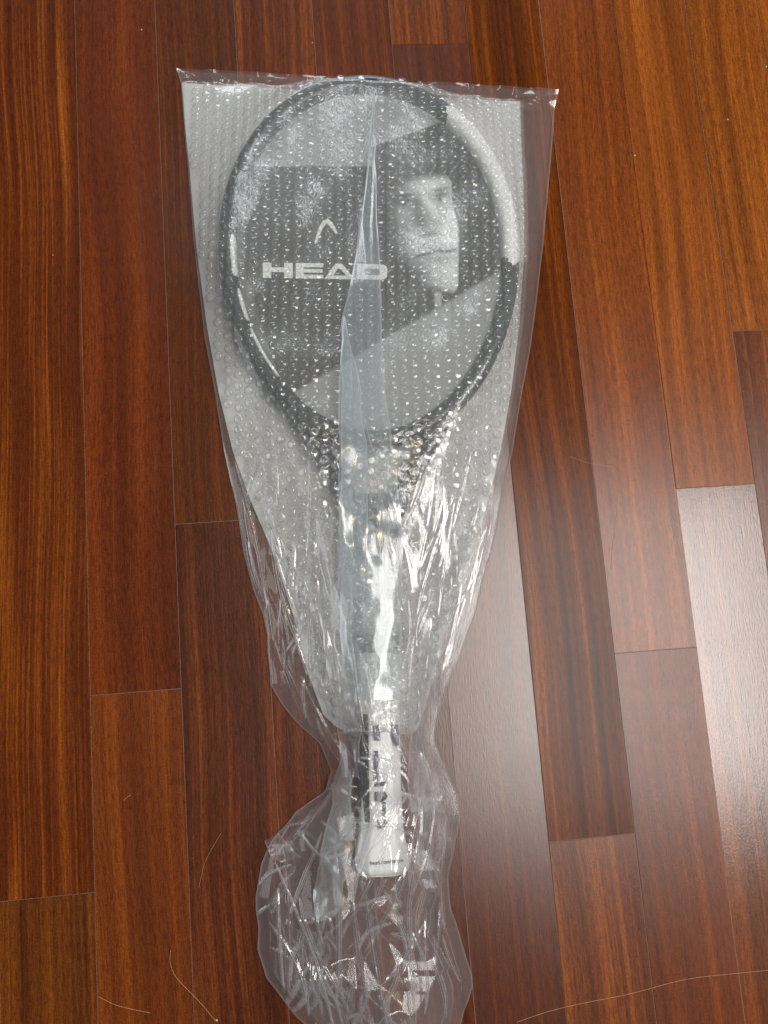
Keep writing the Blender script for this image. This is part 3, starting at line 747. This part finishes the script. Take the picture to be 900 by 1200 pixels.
for _ in range(32):                                  # long folds running out of the neck into the loose end
    u_ = rr.uniform(0.06, 0.94); a_ = rr.uniform(870, 1090); b2 = min(1235, a_ + rr.uniform(60, 220))
    ra_ = int(np.argmin(np.abs(bpy_[:, 190] - a_))); rb_ = int(np.argmin(np.abs(bpy_[:, 190] - b2)))
    ua = int(u_ * 379); ub = int(np.clip(u_ + rr.uniform(-0.16, 0.16), 0.04, 0.96) * 379)
    ridge(X[ra_, ua], Yw[ra_, ua], X[rb_, ub], Yw[rb_, ub], rr.uniform(0.0008, 0.0016), rr.uniform(0.0008, 0.0020), rr.uniform(-0.008, 0.008))
for _ in range(70):                                  # loose end and neck
    ra_ = int(np.argmin(np.abs(bpy_[:, 190] - rr.uniform(860, 1215)))); ua = int(rr.uniform(0.05, 0.95) * 379)
    th = rr.gauss(math.pi / 2, 0.75); ln = rr.uniform(0.012, 0.060)
    ridge(X[ra_, ua], Yw[ra_, ua], X[ra_, ua] + ln * math.cos(th), Yw[ra_, ua] - ln * math.sin(th), rr.uniform(0.0007, 0.0013), rr.uniform(0.0005, 0.0014), rr.uniform(-0.011, 0.011))
z = z + RIDGE * np.clip(dedge / 0.004, 0, 1)
bag = empty('plastic_bag', (float(P(430, 600)[0]), float(P(430, 600)[1]), 0.0))
def bp_(o): o.matrix_parent_inverse = Matrix.Translation(bag.location).inverted(); return o

ff = bp_(grid_obj('front_film', np.dstack([X, Yw, z]), M_bag, bag))
cc = curv(np.dstack([X, Yw, z])); 
cz = np.clip((cc - 0.12) * 1.3, 0, 0.60) * np.clip(k_mid + k_bul + 0.15, 0, 1)
cz = np.maximum(cz, np.clip(RIDGE / 0.0012, 0, 1) ** 2 * 0.20)
cz = np.maximum(cz, 0.28 * np.clip(1 - dedge / 0.0022, 0, 1))
set_crease(ff, cz)
inp = sample(blur(pmask.astype(float), 4), X, Yw)
clg = 0.80 * np.clip((600 - bpy_) / 120, 0, 1) * inp
rs_ = np.abs((X - BUTT[0]) * SD[0] + (Yw - BUTT[1]) * SD[1])
clg = np.maximum(clg, 0.62 * np.clip((0.034 - rs_) / 0.012, 0, 1) * np.clip((900 - bpy_) / 60, 0, 1) * np.clip((bpy_ - 480) / 60, 0, 1))
ff.data.attributes.new('cling', 'FLOAT', 'POINT').data.foreach_set('value', np.ascontiguousarray(clg, np.float32).ravel())
zb = 0.0009 + 0.0007 * (0.5 + vnoise(X / 0.02, Yw / 0.02, 91))
bp_(grid_obj('back_film', np.dstack([X, Yw, zb])[::4, ::4], M_bag2, bag))
# heights of the finished bag, for the folds that lie on it
BZ = np.full_like(GXX, 0.003)
ii = np.clip(np.round((X - GX0) / ST).astype(int), 0, GNX - 1); jj = np.clip(np.round((Yw - GY0) / ST).astype(int), 0, GNY - 1)
np.maximum.at(BZ, (jj.ravel(), ii.ravel()), z.ravel())
BZ = blur(BZ, 2) + 0.0004
def pleat(name, st, n, nc, seed, mat, lift0=0.0012, amp=0.002, ridge=0.0):
    L, R, _ = stations(st, n)
    ar = np.arange(n) * 0.11
    L = L + 0.004 * np.stack([crumple(ar, ar * 0 + .5, seed + 40, .3), 0 * ar], 1) * np.clip(ar, 0, 1)[:, None]; R = R + 0.004 * np.stack([crumple(ar, ar * 0 + .5, seed + 50, .3), 0 * ar], 1) * np.clip(ar, 0, 1)[:, None]
    # measured on top of the pack: shift for its height
    st = np.array(st, float)
    xy = row_grid(L, R, nc)
    c = xy.copy()
    for _ in range(3):
        zz = sample(BZ, c[..., 0], c[..., 1])
        c = xy * ((CAM_H - zz) / (CAM_H - 0.004))[..., None]
    v = np.linspace(0, 1, n)[:, None] + 0 * c[..., 0]; t = np.linspace(0, 1, nc)[None, :] + 0 * c[..., 0]
    zz = sample(BZ, c[..., 0], c[..., 1]) + lift0 + amp * (0.5 + crumple(t * 2.2, v * 7, seed)) * np.clip(v * 4, 0, 1) + ridge * (1 - np.abs(t * 2 - 1)) * np.clip(v * 3, 0, 1)
    for _ in range(2):
        q = zz.copy(); q[1:-1, 1:-1] = 0.5 * zz[1:-1, 1:-1] + 0.125 * (zz[:-2, 1:-1] + zz[2:, 1:-1] + zz[1:-1, :-2] + zz[1:-1, 2:]); zz = q
    o = bp_(grid_obj(name, np.dstack([c, zz]), mat, bag))
    e_ = np.minimum(t, 1 - t) * np.linalg.norm(R - L, axis=1)[:, None]
    set_crease(o, np.maximum(np.clip((curv(np.dstack([c, zz])) - 0.10) * 0.9, 0, 0.4), 0.30 * np.clip(1 - e_ / 0.0018, 0, 1)))
    return o
pleat('pleat', [(436, 108, 439, 108), (431, 200, 441, 200), (422, 270, 443, 270), (402, 372, 447, 372), (399, 440, 451, 440), (397, 540, 462, 540), (395, 640, 472, 640), (398, 720, 470, 720), (402, 820, 468, 820)], 200, 24, 201, M_pleat, 0.0010, 0.0030)
pleat('pleat', [(402, 372, 404, 372), (400, 440, 418, 440), (398, 540, 430, 540), (396, 630, 430, 640), (400, 700, 424, 700)], 110, 14, 202, M_pleat, 0.0028, 0.0030)
pleat('pleat', [(424, 492, 427, 492), (430, 540, 442, 545), (440, 580, 462, 590), (455, 640, 492, 660), (470, 700, 505, 720), (480, 780, 508, 790), (478, 850, 506, 850)], 120, 16, 203, M_bag, 0.0030, 0.0050)
pleat('pleat', [(366, 600, 372, 600), (370, 680, 392, 680), (380, 760, 410, 760), (396, 850, 424, 850), (402, 910, 420, 910)], 110, 14, 204, M_bag, 0.0022, 0.0050)
pleat('pleat', [(520, 560, 524, 560), (516, 640, 540, 640), (500, 720, 530, 720), (486, 800, 512, 800), (476, 880, 504, 880), (480, 950, 520, 950)], 120, 14, 205, M_bag, 0.0022, 0.0050)
pleat('pleat', [(402, 880, 404, 880), (394, 910, 410, 905), (384, 960, 412, 960), (374, 1010, 406, 1016), (368, 1050, 398, 1060), (372, 1078, 392, 1072)], 90, 14, 206, M_pleat, 0.0020, 0.0040)
pleat('pleat', [(488, 880, 490, 880), (488, 920, 506, 920), (490, 960, 524, 960), (486, 1010, 518, 1004), (492, 1040, 508, 1044)], 90, 14, 207, M_bag, 0.0020, 0.0040)
pleat('pleat', [(310, 985, 326, 975), (318, 1000, 342, 992), (330, 1010, 352, 1004)], 24, 10, 208, M_bag, 0.0020, 0.0020)
# second thickness of film bunched inside the loose end
rows = slice(700, 998, 1)
Xi, Yi, ti = X[rows, ::2], Yw[rows, ::2], tt[rows, ::2]
cx_, cy_ = Xi.mean(1, keepdims=True), Yi.mean(1, keepdims=True)
sc_ = 0.80 + 0.30 * crumple(np.arange(298)[:, None] / 32.0 + 0 * Xi, np.sign(ti - 0.5) * 3.3, 191, 0.3)
Xi = cx_ + (Xi - cx_) * sc_; Yi = cy_ + (Yi - cy_) * sc_
de_ = np.minimum(dedge[rows, ::2], np.minimum(np.arange(298), 297 - np.arange(298))[:, None] * 0.00088)
zi = 0.0035 + np.clip(de_ / 0.05, 0, 1) ** 0.7 * (0.010 + 0.016 * crumple(Xi / 0.038, Yi / 0.05, 181, 0.6) + 0.007 * crumple(Xi / 0.017, Yi / 0.022, 182, 0.6))
zi = np.maximum(np.minimum(zi, z[rows, ::2] * 0.9 - 0.0006), 0.0018)
io = bp_(grid_obj('inner_fold', np.dstack([Xi, Yi, zi]), M_bag, bag))
set_crease(io, np.clip((curv(np.dstack([Xi, Yi, zi])) - 0.14) * 0.8, 0, 0.45))
tag(bag, 'clear crinkled plastic bag covering the bubble-wrapped racket, its loose end bunched below', 'plastic bag')

# ------------------------------------------------------------------ hairs and lint on the boards
M_hair = paint('pale_hair', srgb(190, 150, 110), 0.5)
M_lint = paint('pale_lint', srgb(205, 180, 155), 0.8)
def hair(pts, label, r=0.00016):
    w = np.array([P(a, b, r * 1.2) for a, b in pts])
    d = np.concatenate([[0], np.cumsum(np.linalg.norm(np.diff(w, axis=0), axis=1))]); t = np.linspace(0, d[-1], 40)
    q = np.stack([np.interp(t, d, w[:, k]) for k in range(3)], 1)
    for _ in range(12): q[1:-1] = 0.25 * q[:-2] + 0.5 * q[1:-1] + 0.25 * q[2:]
    tg = np.gradient(q, axis=0); tg /= np.linalg.norm(tg, axis=1)[:, None]; n = np.stack([-tg[:, 1], tg[:, 0], 0 * tg[:, 0]], 1)
    th = np.linspace(0, 2 * np.pi, 5, endpoint=False)
    pts_ = q[:, None, :] + r * (np.cos(th)[None, :, None] * n[:, None, :] + np.sin(th)[None, :, None] * np.array([0, 0, 1.0]))
    return tag(grid_obj('hair', pts_, M_hair, None, True), label, 'hair')
hair([(606, 1198), (640, 1185), (690, 1174), (735, 1166), (765, 1158), (800, 1147), (850, 1142), (900, 1137)], 'long pale hair curving across the boards at the bottom right corner', 0.00014)
hair([(115, 1168), (135, 1178), (160, 1184), (176, 1187)], 'short pale hair curving over the board at the bottom left corner')
hair([(200, 1114), (198, 1125), (203, 1142), (215, 1155), (235, 1175), (252, 1196)], 'wavy pale hair crossing a seam left of the bunched bag end')
hair([(259, 976), (248, 995), (239, 1012), (233, 1040)], 'faint curved hair on the dark board left of the bag neck', 0.00011)
hair([(725, 582), (722, 610), (718, 640), (716, 666)], 'straight pale scratch on the board right of the bag, built as a strand', 0.00022)  # a scratch in the board, modelled as a thin raised strand
hair([(668, 535), (690, 543), (718, 547)], 'thin fibre lying across the seam right of the bubble wrap', 0.00010)
hair([(145, 938), (149, 934), (153, 932)], 'tiny pale fibre on the brown board left of the bag neck', 0.0002)
def lint(px, py, sz, label):
    r_ = random.Random(int(px * 7 + py)); bm = bmesh.new(); bmesh.ops.create_icosphere(bm, subdivisions=1, radius=sz)
    for v in bm.verts: v.co *= r_.uniform(0.6, 1.3); v.co.z = v.co.z * 0.5
    me = bpy.data.meshes.new('lint_speck'); bm.to_mesh(me); bm.free(); me.materials.append(M_lint)
    o = link(bpy.data.objects.new('lint_speck', me)); p = P(px, py, sz * 0.5); o.location = p
    return tag(o, label, 'lint', 'specks of lint on the floor')
lint(853, 140, .0011, 'largest pale lint speck on the board near the top right corner')
lint(744, 182, .0009, 'pale lint speck beside the seam right of the bag top')
lint(166, 35, .0009, 'pale lint speck on the board near the top left corner')
lint(366, 50, .0006, 'tiny white lint speck just above the bag top edge')
lint(62, 299, .0006, 'tiny pale lint speck on the streaky board at the left edge')
lint(898, 78, .0008, 'pale lint speck at the right edge near the top')
lint(254, 1196, .0010, 'pale lint speck at the bottom edge left of the bag')
